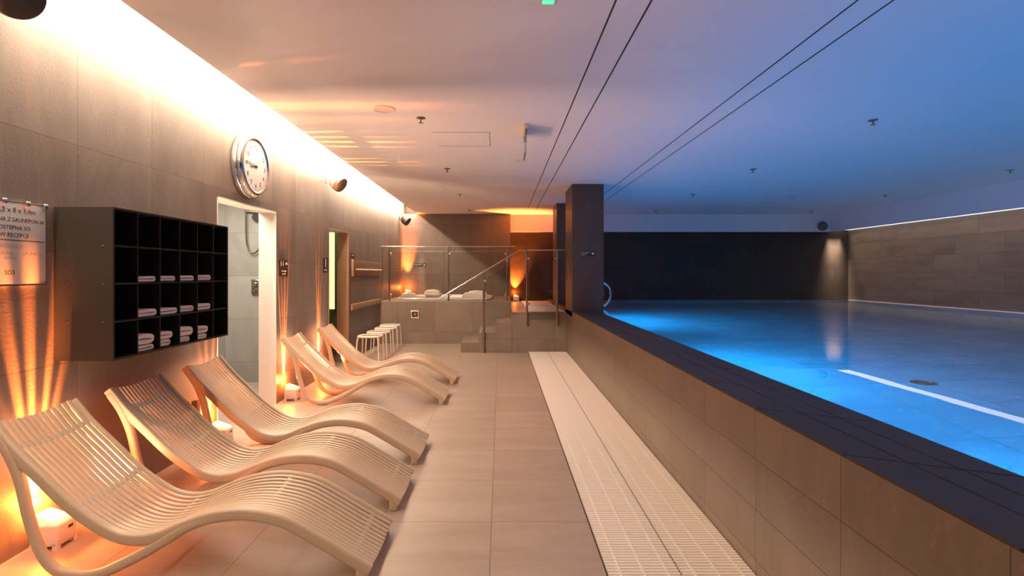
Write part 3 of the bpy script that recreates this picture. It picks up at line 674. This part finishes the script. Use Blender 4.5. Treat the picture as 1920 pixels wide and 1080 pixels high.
for xa, xb in ((px_[0]+.035, px_[1]-.035), (px_[1]+.035, px_[2]-.035)):
    gp = MB().box(xa, xb, RY-.005, RY+.005, TZ+.06, rz_-.10).build('glass_panel', 'glass', root)
    MB().box(xa, xb, RY-.0055, RY+.0055, rz_-.102, rz_-.097).build('glass_edge', 'steel', gp)
SY = SF-.03
root = empty('stair_handrail', (0, 0, 0), 'sloping steel handrail with one post and glass beside the steps', 'handrail')
hx = lambda px: (px-938)*SY/975
hz = lambda py: EYE-(py-513)*SY/975
MB().sweep([(hx(822), SY, hz(561)), (hx(835), SY, hz(553)), (hx(958), SY, hz(478.5)), (hx(974), SY, hz(469.5)), (hx(986), SY, hz(469.5))], rrect(.030, .022, .009, 3)).build('rail', 'steel', root)
x = hx(907); p_ = MB().tube([(x, SY, 0), (x, SY, hz(514))], .021, 12).build('post', 'steel_dark', root)
MB().lathe([(.05, 0), (.05, .008), (.022, .014)], 16, T(x, SY, 0)).build('post_base', 'steel', p_)
for xx, zz in ((x+.03, hz(527)), (x-.03, hz(617)), (hx(951), hz(489))): clamp(root, xx, SY, zz)
b = MB(); g0, g1 = hx(911), hx(983); zb0, zb1 = .45, .80; zt0, zt1 = hz(521), hz(482)
vs = [(g0, SY-.005, zb0), (g1, SY-.005, zb1), (g1, SY-.005, zt1), (g0, SY-.005, zt0)]; vs += [(p[0], SY+.005, p[2]) for p in vs]
b.add(vs, [(0, 1, 2, 3), (7, 6, 5, 4), (0, 4, 5, 1), (1, 5, 6, 2), (2, 6, 7, 3), (3, 7, 4, 0)]); b.build('glass_panel', 'glass', root)
root = empty('glass_railing', (0, 0, 0), 'glass railing with two steel posts at the front of the raised walkway', 'railing')
zr = hz(469); xa, xb = hx(988), hx(1045)
MB().tube([(xa, SY, zr), (PX0-.003, SY, zr)], .011, 10).build('top_rail', 'steel', root)
for x in (xa, xb):
    MB().tube([(x, SY, hz(611)), (x, SY, zr-.012 if x == xa else zr-.05)], .019, 12).build('post', 'steel_dark', root)
    for zz in (hz(485), hz(570)): clamp(root, x+(.028 if x == xa else -.028), SY, zz)
    MB().box(x-.02, x+.02, SY+.01, SF-.0005, .62, .66).build('wall_bracket', 'steel', root)
MB().tube([(xb, SY, zr-.052), (xb, SY, zr)], .007, 8).build('rail_support', 'steel', root)
MB().box(xa+.03, xb-.03, SY-.005, SY+.005, .60, zr-.11).build('glass_panel', 'glass', root)

# pool handrail past the near column
root = empty('pool_handrail', (0, 0, 0), 'curved chrome grab rail on the pool edge behind the near column', 'handrail')
for yy, r in ((10.0, .235), (10.55, .20)):
    cxp, czp = 1.93, EYE-.40
    path = [(1.62, yy, .765), (1.62, yy, .84)]+[(cxp-.02+r*math.cos(a)*.9, yy, czp+r*math.sin(a)) for a in [math.radians(t) for t in range(165, -125, -15)]]
    MB().tube(spline([(1.66, yy, .765), (1.66, yy, .98)], 3)+[Vector(p) for p in path[2:]], .021, 12).build('rail', 'chrome', root)
    MB().lathe([(.045, 0), (.045, .006), (.022, .012)], 16, T(1.66, yy, .765)).build('flange', 'chrome', root)

# pool floor drain
o = MB().lathe([(.09, 0), (.09, .008), (.075, .014), (.07, .006), (.03, .006), (.025, .012), (0, .014)], 32, T(3.56, 4.38, POOL_Z)).build('pool_drain', 'steel_dark'); tag(o, 'round dark drain on the pool floor', 'drain')

# ------------------------------------------------------------------ shower fittings
root = empty('hand_shower', (-3.25, 6.8, 0), 'hand shower with black hose and steel mixer on the shower room wall', 'shower')
def at(px, py, D): return Vector(((px-938)*D/975, D, EYE-(py-513)*D/975))
D = 6.76
P = [at(461, 380, D), at(461, 400, D), at(461.5, 440, D), at(464, 462, D), at(471, 474, D), at(480, 473, D), at(487, 462, D), at(492, 440, D), at(494, 410, D)]
loc_build(MB().tube(spline(P, 6), .009, 8), 'hose', 'hose')
loc_build(MB().tube([at(459, 396, D), at(490, 399, D)], .012, 10), 'shower_arm', 'steel_dark')
loc_build(MB().lathe([(.02, 0), (.05, .015), (.055, .03), (0, .032)], 20, Matrix.Translation(at(482, 407, D)) @ Matrix.Rotation(PI*.65, 4, 'X')), 'shower_head', 'steel_dark')
c_ = at(479, 538, D+.02)
loc_build(MB().box(c_.x-.055, c_.x+.055, 6.772, 6.7995, c_.z-.10, c_.z+.10, r=.03), 'mixer_plate', 'steel_dark')
loc_build(MB().tube([(c_.x, 6.775, c_.z+.035), (c_.x, 6.73, c_.z+.035)], .026, 14), 'knob', 'steel'); loc_build(MB().tube([(c_.x, 6.775, c_.z-.045), (c_.x, 6.735, c_.z-.045)], .020, 14), 'knob', 'steel')

# ------------------------------------------------------------------ ceiling fittings
def cpt(px, py): D = 975*(CEIL-EYE)/(513-py); return ((px-938)*D/975, D)
sp_pts = [(789, 221, 'between the round ceiling speaker and the hatch'), (838, 316, 'above the whirlpool railing side, second along the walkway'), (862, 364, 'near the whirlpool tub'), (880, 393, 'right in front of the tub back wall'),
          (1637, 225, 'over the pool, nearest the camera'), (1412, 317, 'over the pool, left of the round vent'), (1894, 319, 'over the pool near the right bulkhead at the picture edge'), (1299, 364, 'over the pool near the column'), (1660, 366, 'over the far right of the pool'), (1229, 394, 'over the far left end of the pool'), (1522, 396, 'over the far right pool corner beside the corner speaker')]
def make_sprinkler():
    root = empty('sprinkler', (0, 0, 0), 'x', 'sprinkler', 'ceiling sprinklers')
    MB().lathe([(.045, 0), (.043, -.006), (.02, -.010), (0, -.010)], 20).build('rosette', 'steel_dark', root)
    b = MB(); b.tube([(0, 0, -.008), (0, 0, -.045)], .008, 8); nz = b.build('nozzle', 'steel_dark', root)
    MB().lathe([(.022, -.045), (.022, -.049), (0, -.049)], 16).build('deflector', 'steel_dark', nz)
    return root
p0 = make_sprinkler()
for i, (px, py, l) in enumerate(sp_pts):
    x, y = cpt(px, py); o = p0 if i == 0 else copy_tree(p0); o.location = (x, y, CEIL); o['label'] = 'small ceiling sprinkler '+l
def disc(px, py, r, name, label, cat, ring='plastic_white', core='clock_face'):
    x, y = cpt(px, py); root = empty(name, (x, y, CEIL), label, cat)
    MB().lathe([(r, 0), (r, -.008), (r*.88, -.012), (r*.84, -.006)], 36).build('ring', ring, root)
    MB().lathe([(r*.84, -.005), (0, -.007)], 36).build('grille', core, root)
disc(720, 204, .10, 'ceiling_speaker', 'round white ceiling speaker nearest the cove light', 'speaker')
disc(825, 350, .07, 'smoke_detector', 'round white detector on the ceiling over the far walkway', 'detector')
disc(977, 301, .07, 'smoke_detector', 'round white detector just beyond the hanging sign plate', 'detector')
disc(1483, 370, .10, 'ceiling_vent', 'round vent in the ceiling over the middle of the pool', 'vent')
# sign plate seen edge-on
x, y = cpt(984, 248)
root = empty('hanging_sign', (x, 5.2, CEIL), 'clear sign plate seen edge on, hanging from a ceiling bracket', 'sign')
MB().box(-.022, .022, -.02, .42, -.035, -.0005, r=.006).build('bracket', 'plastic_white', root)
MB().box(-.006, .002, .02, .40, -.27, -.03).build('plate', 'glass', root)
for yy in (.05, .37): MB().box(-.009, .005, yy-.012, yy+.012, -.09, -.03).build('clamp', 'steel_dark', root)
MB().box(-.008, .004, .385, .40, -.27, -.20).build('end_clip', 'steel_dark', root)
# exit lamp overhead
root = empty('exit_lamp', (.258, 2.72, CEIL), 'white ceiling exit lamp with a green glow at the top edge of the picture', 'light')
b = MB(); b.box(-.05, .05, -.13, .115, -.032, -.0005, r=.006); b.build('housing', 'plastic_white', root)
b = MB(); b.box(-.032, .032, -.12, .10, -.036, -.031, r=.003); b.build('diffuser', 'exit_green', root)
